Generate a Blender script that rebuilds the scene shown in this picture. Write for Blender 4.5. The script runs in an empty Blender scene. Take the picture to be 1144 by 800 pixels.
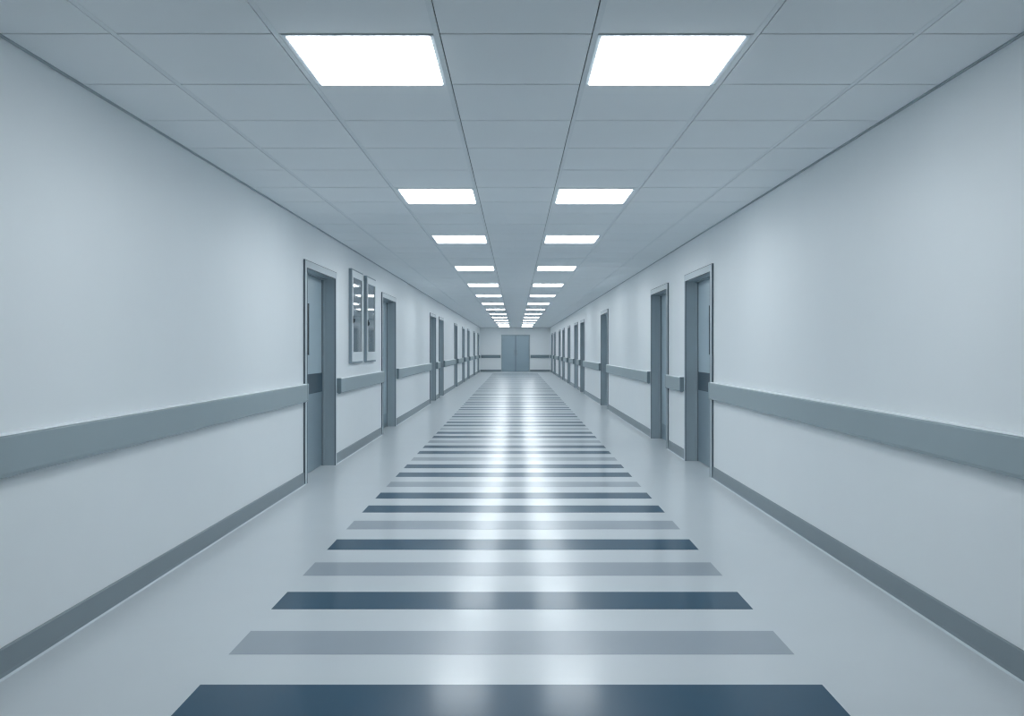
import bpy, bmesh, math

# ------------------------------------------------------------------ camera, world, exposure
S = bpy.context.scene
C = S.collection
FPX = 926.0                       # focal length in pixels of a 1144 x 800 frame
VPX, VPY = 576.0, 390.0           # where the corridor axis meets the frame
EYE = 1.26
cd = bpy.data.cameras.new('camera')
cam = bpy.data.objects.new('camera', cd); C.objects.link(cam)
cam.location = (0, 0, EYE)
cam.rotation_euler = (math.pi/2, 0, 0)
cd.sensor_fit = 'HORIZONTAL'; cd.sensor_width = 36
cd.lens = FPX/1144*36
cd.shift_x = (572-VPX)/1144
cd.shift_y = (VPY-400)/1144
cd.clip_start = 0.05; cd.clip_end = 200
S.camera = cam

w = bpy.data.worlds.new('world'); S.world = w; w.use_nodes = True
w.node_tree.nodes['Background'].inputs[0].default_value = (0, 0, 0, 1)
w.node_tree.nodes['Background'].inputs[1].default_value = 0

S.view_settings.view_transform = 'Standard'
S.view_settings.look = 'None'
S.view_settings.gamma = 1.0
S.view_settings.use_curve_mapping = False
S.view_settings.exposure = 0.0
S.cycles.use_denoising = True
S.cycles.filter_width = 1.15
S.cycles.max_bounces = 14
S.cycles.diffuse_bounces = 10
S.cycles.glossy_bounces = 6
S.cycles.sample_clamp_indirect = 6.0
LAMP = 15.0
LAMP_COL = (0.89, 0.96, 1.0)

# ------------------------------------------------------------------ dimensions (metres)
WL, WR = -1.97, 1.93              # wall faces
H = 2.46                          # ceiling
Y0, YE = -8.0, 46.0               # behind the camera / far end wall
TH = 0.30                         # wall thickness

# ------------------------------------------------------------------ materials
def mat(name, col, rough=0.5, metal=0.0, spec=0.5, mottle=0.0, scale=6.0, bump=0.0, bscale=200.0, rvar=0.0, stretch=(1,1,1), coat=0.0, ior=None):
    m = bpy.data.materials.new(name); m.use_nodes = True
    nt = m.node_tree; b = nt.nodes['Principled BSDF']
    b.inputs['Base Color'].default_value = (*col, 1)
    b.inputs['Roughness'].default_value = rough
    b.inputs['Metallic'].default_value = metal
    b.inputs['Specular IOR Level'].default_value = spec
    if ior: b.inputs['IOR'].default_value = ior
    if coat:
        b.inputs['Coat Weight'].default_value = coat; b.inputs['Coat Roughness'].default_value = 0.165
    tc = nt.nodes.new('ShaderNodeTexCoord')
    mp = nt.nodes.new('ShaderNodeMapping'); mp.inputs['Scale'].default_value = stretch
    nt.links.new(tc.outputs['Object'], mp.inputs['Vector'])
    n = nt.nodes.new('ShaderNodeTexNoise'); n.inputs['Scale'].default_value = scale
    n.inputs['Detail'].default_value = 4
    nt.links.new(mp.outputs[0], n.inputs['Vector'])
    if mottle:
        r = nt.nodes.new('ShaderNodeMix'); r.data_type = 'RGBA'
        r.inputs['A'].default_value = (*[c*(1-mottle) for c in col], 1)
        r.inputs['B'].default_value = (*[min(1, c*(1+mottle)) for c in col], 1)
        nt.links.new(n.outputs['Fac'], r.inputs['Factor'])
        nt.links.new(r.outputs['Result'], b.inputs['Base Color'])
    if rvar:
        mr = nt.nodes.new('ShaderNodeMapRange')
        mr.inputs['To Min'].default_value = max(0.02, rough-rvar); mr.inputs['To Max'].default_value = rough+rvar
        nt.links.new(n.outputs['Fac'], mr.inputs['Value'])
        nt.links.new(mr.outputs[0], b.inputs['Roughness'])
    if bump:
        n2 = nt.nodes.new('ShaderNodeTexNoise'); n2.inputs['Scale'].default_value = bscale
        nt.links.new(mp.outputs[0], n2.inputs['Vector'])
        bp = nt.nodes.new('ShaderNodeBump'); bp.inputs['Strength'].default_value = bump
        bp.inputs['Distance'].default_value = 0.001
        nt.links.new(n2.outputs['Fac'], bp.inputs['Height'])
        nt.links.new(bp.outputs[0], b.inputs['Normal'])
    return m

def emit(name, col, k):
    m = bpy.data.materials.new(name); m.use_nodes = True
    nt = m.node_tree; nt.nodes.clear()
    o = nt.nodes.new('ShaderNodeOutputMaterial'); e = nt.nodes.new('ShaderNodeEmission')
    e.inputs[0].default_value = (*col, 1); e.inputs[1].default_value = k
    nt.links.new(e.outputs[0], o.inputs[0])
    return m

M = dict(
    wall=mat('wall_paint', (0.785, 0.815, 0.83), 0.45, spec=0.35, mottle=0.015, scale=2.5),
    floor=mat('floor_vinyl', (0.60, 0.635, 0.66), 0.32, spec=0.4, mottle=0.03, scale=3.0, coat=0.32),
    blue=mat('blue_vinyl', (0.004, 0.058, 0.112), 0.32, spec=0.22, mottle=0.06, scale=3.0, coat=0.32),
    grey=mat('grey_vinyl', (0.31, 0.35, 0.395), 0.32, spec=0.4, mottle=0.05, scale=3.0, coat=0.32),
    tile=mat('ceiling_tile', (0.83, 0.86, 0.875), 0.75, spec=0.2, mottle=0.03, scale=1.6, bump=0.15),
    void=mat('ceiling_gap', (0.05, 0.065, 0.075), 0.9),
    bar=mat('ceiling_bar', (0.76, 0.80, 0.82), 0.5),
    edge=mat('ceiling_edge', (0.38, 0.43, 0.46), 0.6),  # darker tone painting the shadow gap between ceiling and walls
    skirt=mat('skirting_vinyl', (0.215, 0.26, 0.285), 0.45, mottle=0.04),
    strip=mat('rail_strip', (0.80, 0.84, 0.86), 0.35),  # near-white, puts the highlight of the rail top into colour
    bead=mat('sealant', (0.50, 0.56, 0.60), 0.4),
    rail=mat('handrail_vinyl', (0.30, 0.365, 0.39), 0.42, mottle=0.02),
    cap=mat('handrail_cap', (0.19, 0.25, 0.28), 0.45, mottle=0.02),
    frame=mat('frame_paint', (0.35, 0.415, 0.45), 0.40, mottle=0.02),
    arch=mat('architrave_paint', (0.44, 0.50, 0.535), 0.38, mottle=0.02),
    leaf=mat('door_laminate', (0.36, 0.45, 0.50), 0.35, mottle=0.02),
    band=mat('dark_band', (0.035, 0.065, 0.09), 0.4, mottle=0.05),
    steel=mat('brushed_steel', (0.30, 0.38, 0.43), 0.38, metal=0.6, mottle=0.06, scale=8, stretch=(1, 1, 30)),
    glass=mat('dark_glass', (0.015, 0.022, 0.028), 0.2, spec=0.3, ior=1.4),
    edgestrip=mat('edge_strip', (0.10, 0.13, 0.155), 0.5),  # dark tone for the painted shadow line and the gasket at architraves
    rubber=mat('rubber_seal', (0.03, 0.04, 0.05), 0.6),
    wframe=mat('window_frame_paint', (0.74, 0.78, 0.80), 0.35, mottle=0.02),
    wside=mat('window_casing', (0.24, 0.30, 0.34), 0.4, mottle=0.02),
    pane=mat('window_glass', (0.13, 0.18, 0.21), 0.04, spec=0.9, ior=1.75),
    lampframe=mat('lamp_frame', (0.75, 0.82, 0.86), 0.4),
    chrome=mat('chrome', (0.5, 0.55, 0.58), 0.2, metal=1.0),
    lamp=emit('lamp_diffuser', LAMP_COL, LAMP),
)

# ------------------------------------------------------------------ helpers
def box(bm, x0, x1, y0, y1, z0, z1):
    if x0 > x1: x0, x1 = x1, x0
    v = [bm.verts.new(p) for p in ((x0,y0,z0),(x1,y0,z0),(x1,y1,z0),(x0,y1,z0),(x0,y0,z1),(x1,y0,z1),(x1,y1,z1),(x0,y1,z1))]
    for f in ((0,3,2,1),(4,5,6,7),(0,1,5,4),(1,2,6,5),(2,3,7,6),(3,0,4,7)):
        bm.faces.new([v[i] for i in f])

def prism(bm, prof, axis, a, b):
    """prof: 2-D profile; axis 'y' -> profile is (x, z) run along y; axis 'x' -> profile (y, z) run along x"""
    def P(p, t): return (p[0], t, p[1]) if axis == 'y' else (t, p[0], p[1])
    A = [bm.verts.new(P(p, a)) for p in prof]; B = [bm.verts.new(P(p, b)) for p in prof]
    n = len(prof)
    for i in range(n):
        j = (i+1) % n
        bm.faces.new((A[i], A[j], B[j], B[i]))
    bm.faces.new(A); bm.faces.new(B[::-1])

def obj(name, bm, m, parent=None, bevel=0.0, seg=2):
    bmesh.ops.recalc_face_normals(bm, faces=bm.faces)
    me = bpy.data.meshes.new(name); bm.to_mesh(me); bm.free()
    o = bpy.data.objects.new(name, me); C.objects.link(o)
    me.materials.append(M[m])
    if parent is not None:
        o.parent = parent
        me.transform(__import__('mathutils').Matrix.Translation([-c for c in origin(parent)]))
    if bevel:
        md = o.modifiers.new('bevel', 'BEVEL'); md.width = bevel; md.segments = seg; md.limit_method = 'ANGLE'
    return o

def origin(o):
    x = [0, 0, 0]
    while o is not None:
        x = [x[i]+o.location[i] for i in range(3)]; o = o.parent
    return x

def boxobj(name, dims, m, parent=None, bevel=0.0):
    bm = bmesh.new(); box(bm, *dims); return obj(name, bm, m, parent, bevel)

def thing(name, label, cat, loc, group=None, kind=None):
    o = bpy.data.objects.new(name, None); C.objects.link(o)
    o.location = loc; o.empty_display_size = 0.1
    tag(o, label, cat, group, kind); return o

def tag(o, label=None, cat=None, group=None, kind=None):
    if label: o['label'] = label
    if cat: o['category'] = cat
    if group: o['group'] = group
    if kind: o['kind'] = kind
    return o

# ------------------------------------------------------------------ door layout
LEFT = [(7.70, 9.05), (12.16, 13.56), (19.00, 20.36), (21.25, 22.50), (26.65, 27.85), (30.60, 31.80),
        (33.80, 35.15), (38.60, 39.90), (42.90, 44.30)]
RIGHT = [(8.087, 9.405), (10.45, 11.76), (17.25, 18.65), (23.15, 24.50), (25.65, 27.05), (29.20, 30.45),
         (32.60, 33.85), (35.50, 36.80), (40.00, 41.40), (43.10, 44.40)]
DTOP = 2.09                        # outer top of the door frames
ARC = 0.065                        # architrave width
ED0, ED1, EDT = -0.80, 0.80, 2.06  # the double door in the end wall

# ------------------------------------------------------------------ floor
fl = boxobj('floor', (WL-TH, WR+TH, Y0-TH, YE+TH, -0.10, 0.0), 'floor')
tag(fl, 'pale grey-blue glossy vinyl corridor floor', 'floor', kind='structure')

# ------------------------------------------------------------------ walls
def side_wall(name, s, face, doors, label):
    bm = bmesh.new()
    x0, x1 = face, face+s*TH
    y = Y0
    for a, b in doors:
        a2, b2 = a+ARC*0.6, b-ARC*0.6          # rough opening, hidden by the architrave
        box(bm, x0, x1, y, a2, 0, H)
        box(bm, x0, x1, a2, b2, DTOP-ARC*0.6, H)
        y = b2
    box(bm, x0, x1, y, YE, 0, H)
    tag(obj(name, bm, 'wall'), label, 'wall', kind='structure')
side_wall('wall_left', -1, WL, LEFT, 'pale blue-white painted wall along the left side of the corridor')
side_wall('wall_right', 1, WR, RIGHT, 'pale blue-white painted wall along the right side of the corridor')
bm = bmesh.new()
box(bm, WL-TH, ED0+0.03, YE, YE+TH, 0, H); box(bm, ED1-0.03, WR+TH, YE, YE+TH, 0, H)
box(bm, ED0+0.03, ED1-0.03, YE, YE+TH, EDT-0.03, H)
tag(obj('wall_back', bm, 'wall'), 'pale wall closing the far end of the corridor around the double door', 'wall', kind='structure')
tag(boxobj('wall_front', (WL-TH, WR+TH, Y0-TH, Y0, 0, H), 'wall'), 'wall behind the camera', 'wall', kind='structure')

# ------------------------------------------------------------------ ceiling: lay-in tiles with open joints under a dark void
XL = [-1.53, -0.915, -0.30, 0.303, 0.92, 1.53]
rows = []
y = 3.156
while y > Y0: y -= 0.6
while y < YE: rows.append(y); y += 0.6
rows = [r for r in rows if Y0 < r < YE]
xs = [WL] + XL + [WR]
ys = [Y0] + rows + [YE]
bm = bmesh.new()
g, gx = 0.0045, 0.013
for i in range(len(xs)-1):
    for j in range(len(ys)-1):
        box(bm, xs[i]+(gx if i else 0), xs[i+1]-(gx if i < len(xs)-2 else 0), ys[j]+g, ys[j+1]-g, H, H+0.006)
ce = obj('ceiling', bm, 'tile')
ce.data.materials.append(M['void'])
bm = bmesh.new(); bm.from_mesh(ce.data)
n0 = len(bm.faces); box(bm, WL-TH, WR+TH, Y0-TH, YE+TH, H+0.012, H+0.10)
bm.faces.ensure_lookup_table()
for f in bm.faces[n0:]: f.material_index = 1
bmesh.ops.recalc_face_normals(bm, faces=bm.faces)
bm.to_mesh(ce.data); bm.free()
tag(ce, 'suspended ceiling of large pale grey tiles in a metal grid', 'ceiling', kind='structure')
bm = bmesh.new()
for x in XL:
    s_ = 1 if abs(x) > 0.5 else -1             # the open joint is on one side of the bar only
    if x < 0: s_ = -s_
    box(bm, x-(0.0085 if s_ < 0 else 0.0130), x+(0.0085 if s_ > 0 else 0.0130), Y0, YE, H-0.001, H+0.010)
tag(obj('trim_1', bm, 'bar'), 'thin grey metal ceiling bars running the length of the corridor', 'ceiling grid', kind='structure')
for n, (a, b, side) in enumerate(((WL, WL+0.012, 'left'), (WR-0.012, WR, 'right'))):  # strips coloured dark to stand for the shadow gap under the ceiling
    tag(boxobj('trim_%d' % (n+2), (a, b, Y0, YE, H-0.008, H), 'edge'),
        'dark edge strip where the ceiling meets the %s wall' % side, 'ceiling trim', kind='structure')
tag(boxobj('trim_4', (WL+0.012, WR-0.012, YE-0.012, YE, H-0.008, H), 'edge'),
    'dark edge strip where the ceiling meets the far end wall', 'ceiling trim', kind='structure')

# ------------------------------------------------------------------ skirting
def skirting(name, s, face, doors, label):
    bm = bmesh.new(); bd = bmesh.new()
    y = Y0
    for a, b in doors+[(YE, None)]:
        prism(bm, [(face, 0), (face-s*0.016, 0.0), (face-s*0.010, 0.020), (face-s*0.007, 0.108), (face-s*0.003, 0.115), (face, 0.115)], 'y', y, a)
        prism(bd, [(face-s*0.0162, 0.0), (face-s*0.0235, 0.0), (face-s*0.0150, 0.007)], 'y', y, a)
        y = b
    o = tag(obj(name, bm, 'skirt'), label, 'baseboard', kind='structure')
    obj('sealant_bead', bd, 'bead', o)
skirting('baseboard_left', -1, WL, LEFT, 'dark grey vinyl skirting at the foot of the left wall')
skirting('baseboard_right', 1, WR, RIGHT, 'dark grey vinyl skirting at the foot of the right wall')
bm = bmesh.new()
box(bm, WL+0.02, ED0-0.005, YE-0.008, YE, 0, 0.115); box(bm, ED1+0.005, WR-0.02, YE-0.008, YE, 0, 0.115)
tag(obj('baseboard_back', bm, 'skirt'), 'dark grey skirting at the foot of the far end wall', 'baseboard', kind='structure')

# ------------------------------------------------------------------ doors of the side walls
def side_door(n, s, face, a, b, label, band=True, strip=(1.20, 1.72), off=0.56):
    """s = -1 left wall, +1 right wall. The leaf sits at the back of a deep lined opening."""
    D = thing('door_%d' % n, label, 'door', (face, (a+b)/2, 0), kind='structure')
    ia, ib, it = a+ARC, b-ARC, DTOP-ARC
    X = lambda d: face+s*d                        # d > 0: into the wall
    # architrave: two stiles and a head, standing proud of the wall, with a stepped inner lip
    bm = bmesh.new()
    box(bm, X(-0.018), X(-0.0002), a, ia, 0, DTOP)
    box(bm, X(-0.018), X(-0.0002), ib, b, 0, DTOP)
    box(bm, X(-0.018), X(-0.0002), ia, ib, it, DTOP)
    ar = obj('architrave', bm, 'arch', D, 0.002)
    bm = bmesh.new()                              # dark strips: the outer ones paint the architrave's shadow line, the inner are gasket
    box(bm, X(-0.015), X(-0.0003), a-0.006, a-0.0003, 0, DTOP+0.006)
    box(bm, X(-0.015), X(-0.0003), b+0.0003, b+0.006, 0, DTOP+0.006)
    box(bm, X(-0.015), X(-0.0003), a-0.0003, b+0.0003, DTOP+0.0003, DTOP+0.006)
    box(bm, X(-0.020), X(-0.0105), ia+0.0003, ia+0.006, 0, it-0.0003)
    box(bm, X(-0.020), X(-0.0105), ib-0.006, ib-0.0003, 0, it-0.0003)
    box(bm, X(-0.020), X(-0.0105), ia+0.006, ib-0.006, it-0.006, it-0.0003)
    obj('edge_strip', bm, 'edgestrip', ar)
    # lining of the opening
    bm = bmesh.new()
    dep = 0.125
    box(bm, X(-0.010), X(dep+0.045), a+ARC*0.6, ia+0.004, 0, it)
    box(bm, X(-0.010), X(dep+0.045), ib-0.004, b-ARC*0.6, 0, it)
    box(bm, X(-0.010), X(dep+0.045), a+ARC*0.6, b-ARC*0.6, it-0.004, DTOP-ARC*0.6)
    obj('frame', bm, 'frame', D)
    bm = bmesh.new()                              # stop bead in front of the leaf
    box(bm, X(dep-0.030), X(dep-0.002), ia+0.004, ia+0.018, 0, it-0.004)
    box(bm, X(dep-0.030), X(dep-0.002), ib-0.018, ib-0.004, 0, it-0.004)
    box(bm, X(dep-0.030), X(dep-0.002), ia+0.018, ib-0.018, it-0.018, it-0.004)
    obj('door_stop', bm, 'frame', D, 0.002)
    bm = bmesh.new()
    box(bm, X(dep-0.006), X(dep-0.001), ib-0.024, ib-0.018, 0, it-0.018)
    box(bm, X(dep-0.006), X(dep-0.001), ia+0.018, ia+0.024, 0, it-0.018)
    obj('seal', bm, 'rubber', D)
    # leaf
    lf = boxobj('door_leaf', (X(dep), X(dep+0.042), ia+0.006, ib-0.006, 0.006, it-0.006), 'leaf', D, 0.002)
    boxobj('kick_plate', (X(dep-0.003), X(dep-0.0001), ia+0.020, ib-0.020, 0.012, 0.80 if band else 0.22), 'steel', lf)
    if band:
        boxobj('bumper_band', (X(dep-0.006), X(dep-0.0001), ia+0.020, ib-0.020, 0.802, 1.005), 'band', lf)
    c0, c1 = a+off, a+off+(0.09 if off > 0.6 else 0.125)
    z0, z1 = strip
    bm = bmesh.new()
    box(bm, X(dep-0.008), X(dep-0.0001), c0-0.018, c0, z0-0.018, z1+0.018)
    box(bm, X(dep-0.008), X(dep-0.0001), c1, c1+0.018, z0-0.018, z1+0.018)
    box(bm, X(dep-0.008), X(dep-0.0001), c0, c1, z0-0.018, z0)
    box(bm, X(dep-0.008), X(dep-0.0001), c0, c1, z1, z1+0.018)
    vp = obj('vision_panel', bm, 'leaf', lf)
    boxobj('glass', (X(dep-0.005), X(dep-0.0002), c0+0.0005, c1-0.0005, z0+0.0005, z1-0.0005), 'glass', D)
    # lever handle on the far stile side of the leaf (near edge is hidden behind the frame)
    hy = ia+0.09
    bm = bmesh.new()
    box(bm, X(dep-0.010), X(dep-0.0062), hy-0.022, hy+0.022, 1.02, 1.06)
    box(bm, X(dep-0.050), X(dep-0.006), hy-0.008, hy+0.008, 1.032, 1.048)
    box(bm, X(dep-0.056), X(dep-0.042), hy-0.008, hy+0.115, 1.032, 1.048)
    obj('handle', bm, 'chrome', D, 0.002)
    return D

ORD = ['nearest', 'second', 'third', 'fourth', 'fifth', 'sixth', 'seventh', 'eighth', 'ninth', 'tenth',
       'eleventh', 'twelfth', 'thirteenth', 'farthest']
k = 1
for i, (a, b) in enumerate(LEFT):
    o = ORD[i]
    lab = ('deep-set door with dark band and slim glass strip in the left wall, nearest on that side' if i == 0 else
           'grey-framed recessed door in the left wall just past the two narrow windows' if i == 1 else
           'grey recessed corridor door, %s from the camera along the left wall' % (o if i < len(LEFT)-1 else 'last'))
    side_door(k, -1, WL, a, b, lab, band=(i != 1)); k += 1
for i, (a, b) in enumerate(RIGHT):
    o = ORD[i]
    lab = ('deep-set door with dark band and slim glass strip in the right wall, nearest on that side' if i == 0 else
           'grey recessed door with a long dark strip in the right wall, beside the short handrail piece' if i == 1 else
           'grey recessed corridor door, %s from the camera along the right wall' % (o if i < len(RIGHT)-1 else 'last'))
    side_door(k, 1, WR, a, b, lab, band=(i != 1), strip=(0.93, 1.72) if i == 1 else (1.20, 1.72), off=0.66 if i == 1 else 0.605 if i == 0 else 0.56); k += 1

# ------------------------------------------------------------------ double door in the far end wall
D = thing('door_%d' % k, 'grey steel double door closing the far end of the corridor', 'door', (0, YE, 0), kind='structure')
bm = bmesh.new()
box(bm, ED0, ED0+0.06, YE-0.02, YE+0.10, 0, EDT); box(bm, ED1-0.06, ED1, YE-0.02, YE+0.10, 0, EDT)
box(bm, ED0+0.06, ED1-0.06, YE-0.02, YE+0.10, EDT-0.06, EDT)
obj('frame', bm, 'frame', D, 0.004)
for s in (-1, 1):
    x0, x1 = (ED0+0.063, -0.012) if s < 0 else (0.012, ED1-0.063)
    lf = boxobj('door_leaf', (x0, x1, YE+0.030, YE+0.075, 0.006, EDT-0.064), 'steel', D, 0.003)
    bm = bmesh.new()
    box(bm, s*0.055, s*0.075, YE-0.005, YE+0.010, 0.90, 1.20)
    box(bm, s*0.055, s*0.075, YE+0.010, YE+0.0298, 0.90, 0.92); box(bm, s*0.055, s*0.075, YE+0.010, YE+0.0298, 1.18, 1.20)
    obj('pull_handle', bm, 'chrome', lf)
boxobj('centre_seal', (-0.0115, 0.0115, YE+0.040, YE+0.060, 0.006, EDT-0.064), 'rubber', D)

# ------------------------------------------------------------------ two narrow framed windows on the left wall
def window(n, a, b, label, latch_z, latch_y):
    W = thing('window_%d' % n, label, 'window', (WL, (a+b)/2, 1.09), kind='structure')
    x = WL+0.0002
    z0, z1 = 1.09, 2.215
    ga, gb, gz0, gz1 = a+0.058, b-0.095, 1.225, 2.115
    bm = bmesh.new()                              # casing: the shallow box that stands off the wall
    box(bm, x, WL+0.036, a, a+0.020, z0, z1); box(bm, x, WL+0.036, b-0.020, b, z0, z1)
    box(bm, x, WL+0.036, a+0.02, b-0.02, z1-0.02, z1); box(bm, x, WL+0.036, a+0.02, b-0.02, z0, z0+0.02)
    obj('casing', bm, 'wside', W, 0.002)
    bm = bmesh.new()                              # front frame
    X0, X1 = WL+0.020, WL+0.044
    box(bm, X0, X1, a+0.0202, ga, z0+0.0202, z1-0.0202); box(bm, X0, X1, gb, b-0.0202, z0+0.0202, z1-0.0202)
    box(bm, X0, X1, ga, gb, z0+0.0202, gz0); box(bm, X0, X1, ga, gb, gz1, z1-0.0202)
    fr = obj('window_frame', bm, 'wframe', W)
    bm = bmesh.new()                              # slim glazing bead round the pane
    X2 = WL+0.047
    box(bm, X1, X2, ga-0.008, ga, gz0-0.008, gz1+0.008); box(bm, X1, X2, gb, gb+0.008, gz0-0.008, gz1+0.008)
    box(bm, X1, X2, ga, gb, gz0-0.008, gz0); box(bm, X1, X2, ga, gb, gz1, gz1+0.008)
    obj('glazing_bead', bm, 'wframe', fr)
    boxobj('window_pane', (WL+0.030, WL+0.036, ga-0.0, gb+0.0, gz0, gz1), 'pane', W)
    bm = bmesh.new()
    box(bm, X2, X2+0.006, latch_y-0.014, latch_y+0.014, latch_z-0.040, latch_z+0.040)
    box(bm, X2+0.006, X2+0.018, latch_y-0.007, latch_y+0.007, latch_z-0.030, latch_z+0.010)
    obj('latch', bm, 'rubber', W, 0.002)
window(1, 9.78, 10.50, 'narrow white-framed window on the left wall, the one nearer the camera', 1.61, 9.835)
window(2, 10.76, 11.47, 'narrow white-framed window on the left wall, the one nearer the second door', 1.60, 10.805)

# ------------------------------------------------------------------ handrails (wall-mounted crash rails)
GR = 'handrail lengths along the corridor walls'
def side_rail(s, face, a, b, label):
    R = thing('handrail', label, 'handrail', (face, (a+b)/2, 0.77), GR)
    X = lambda d: face-s*d
    e = 0.0003
    prof = [(X(e), 0.785), (X(0.030), 0.770), (X(0.046), 0.776), (X(0.052), 0.790), (X(0.052), 0.926),
            (X(0.047), 0.932), (X(e), 0.932)]
    cap = [(X(e), 0.783), (X(0.031), 0.767), (X(0.048), 0.773), (X(0.054), 0.788), (X(0.054), 0.932),
           (X(0.048), 0.9395), (X(e), 0.9395)]
    ca, cb = a+0.05, b-0.05
    bm = bmesh.new(); prism(bm, prof, 'y', ca, cb); obj('rail', bm, 'rail', R)
    bm = bmesh.new(); prism(bm, [(X(e), 0.9325), (X(0.0455), 0.9325), (X(0.0475), 0.9345), (X(0.0455), 0.9385), (X(e), 0.9385)], 'y', ca, cb)  # pale strip standing in for the highlight on the rail's top edge
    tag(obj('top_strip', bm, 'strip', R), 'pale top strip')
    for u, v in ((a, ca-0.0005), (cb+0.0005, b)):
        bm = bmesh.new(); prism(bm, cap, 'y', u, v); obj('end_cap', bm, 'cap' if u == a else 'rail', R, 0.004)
    return R
def rails(s, face, doors, side):
    y = Y0+0.3
    n = len(doors)
    for i in range(n+1):
        e = doors[i][0]-0.012 if i < n else YE-0.06
        if i == 0: lab = 'long grey handrail on the %s wall in the foreground, before the first door' % side
        elif i == n: lab = 'short grey handrail on the %s wall between the last door and the end wall' % side
        elif side == 'left' and i == 1: lab = 'grey handrail on the left wall below the two narrow windows'
        elif side == 'right' and i == 1: lab = 'short stub of grey handrail between the first two right-hand doors'
        else: lab = 'grey handrail on the %s wall between the %s and %s doors from the camera' % (side, ['first','second','third','fourth','fifth','sixth','seventh','eighth','ninth','tenth'][i-1], ['first','second','third','fourth','fifth','sixth','seventh','eighth','ninth','tenth'][i])
        side_rail(s, face, y, e, lab)
        if i < n: y = doors[i][1]+0.05
rails(-1, WL, LEFT, 'left'); rails(1, WR, RIGHT, 'right')
for s, (a, b) in ((-1, (WL+0.07, ED0-0.03)), (1, (ED1+0.03, WR-0.07))):
    R = thing('handrail', 'dark-looking handrail on the end wall, %s of the double door' % ('left' if s < 0 else 'right'),
              'handrail', ((a+b)/2, YE, 0.77), GR)
    Y = YE-0.0003
    bm = bmesh.new()
    prism(bm, [(Y, 0.785), (YE-0.03, 0.770), (YE-0.046, 0.776), (YE-0.052, 0.79), (YE-0.052, 0.912), (YE-0.046, 0.926), (YE-0.03, 0.932), (Y, 0.932)], 'x', a+0.04, b-0.04)
    obj('rail', bm, 'cap', R)
    for u, v in ((a, a+0.0395), (b-0.0395, b)):
        bm = bmesh.new(); prism(bm, [(Y, 0.783), (YE-0.031, 0.767), (YE-0.054, 0.788), (YE-0.054, 0.914), (YE-0.03, 0.935), (Y, 0.935)], 'x', u, v)
        obj('end_cap', bm, 'cap', R)

# ------------------------------------------------------------------ ceiling lights
LY = [3.46, 6.51, 9.05, 12.31, 15.5, 18.65, 21.9, 25.05, 28.25, 31.35, 34.5, 37.65, 40.85, 44.1]
for side, xc in (('left', -0.603), ('right', 0.605)):
    for i, yc in enumerate(LY):
        L = thing('ceiling_light', 'glowing square ceiling light panel, %s from the camera in the %s row' % (ORD[i], side),
                  'ceiling light', (xc, yc, H), 'square ceiling light panels in two rows')
        hx, hy, t = 0.290, 0.302, 0.014
        bm = bmesh.new()
        z0, z1 = H-0.004, H-0.0004
        box(bm, xc-hx, xc-hx+t, yc-hy, yc+hy, z0, z1); box(bm, xc+hx-t, xc+hx, yc-hy, yc+hy, z0, z1)
        box(bm, xc-hx+t, xc+hx-t, yc-hy, yc-hy+t, z0, z1); box(bm, xc-hx+t, xc+hx-t, yc+hy-t, yc+hy, z0, z1)
        obj('lamp_frame', bm, 'lampframe', L)
        bm = bmesh.new()                          # shallow tray-shaped diffuser hanging just below the frame
        ix, iy = hx-t-0.0005, hy-t-0.0005
        bot = [bm.verts.new((xc+sx*(ix-0.006), yc+sy*(iy-0.006), H-0.009)) for sx, sy in ((-1,-1),(1,-1),(1,1),(-1,1))]
        top = [bm.verts.new((xc+sx*ix, yc+sy*iy, H-0.0006)) for sx, sy in ((-1,-1),(1,-1),(1,1),(-1,1))]
        bm.faces.new(bot); bm.faces.new(top[::-1])
        for q in range(4): bm.faces.new((bot[q], bot[(q+1)%4], top[(q+1)%4], top[q]))
        obj('diffuser', bm, 'lamp', L)

# ------------------------------------------------------------------ floor stripes: inlaid vinyl strips across the walkway
PAT = 'BGBGBGBBGBBGBBGBBGB' + 'BGB'*20
cnt = {'B': 0, 'G': 0}
NUM = ['nearest', 'second', 'third', 'fourth', 'fifth', 'sixth', 'seventh', 'eighth', 'ninth', 'tenth', 'eleventh', 'twelfth', 'thirteenth', 'fourteenth']
for i in range(69):
    c = PAT[i]; n = cnt[c]; cnt[c] += 1
    far = 3.110+0.594*i; near = far-0.285
    o = boxobj('floor_stripe', (-1.183, 1.150, near, far, 0.0, 0.0008), 'blue' if c == 'B' else 'grey')
    word = 'dark blue' if c == 'B' else 'grey'
    if i < 19:
        tag(o, '%s stripe across the corridor floor, %s %s one from the camera' % (word, NUM[n], word) if n else
            'broad %s stripe across the corridor floor, nearest the camera of its colour' % word, 'floor stripe', 'stripes across the corridor floor')
    else:
        tag(o, 'thin-looking %s stripe among the closely packed stripes far down the corridor floor' % word, 'floor stripe',
            'distant %s floor stripes' % word)
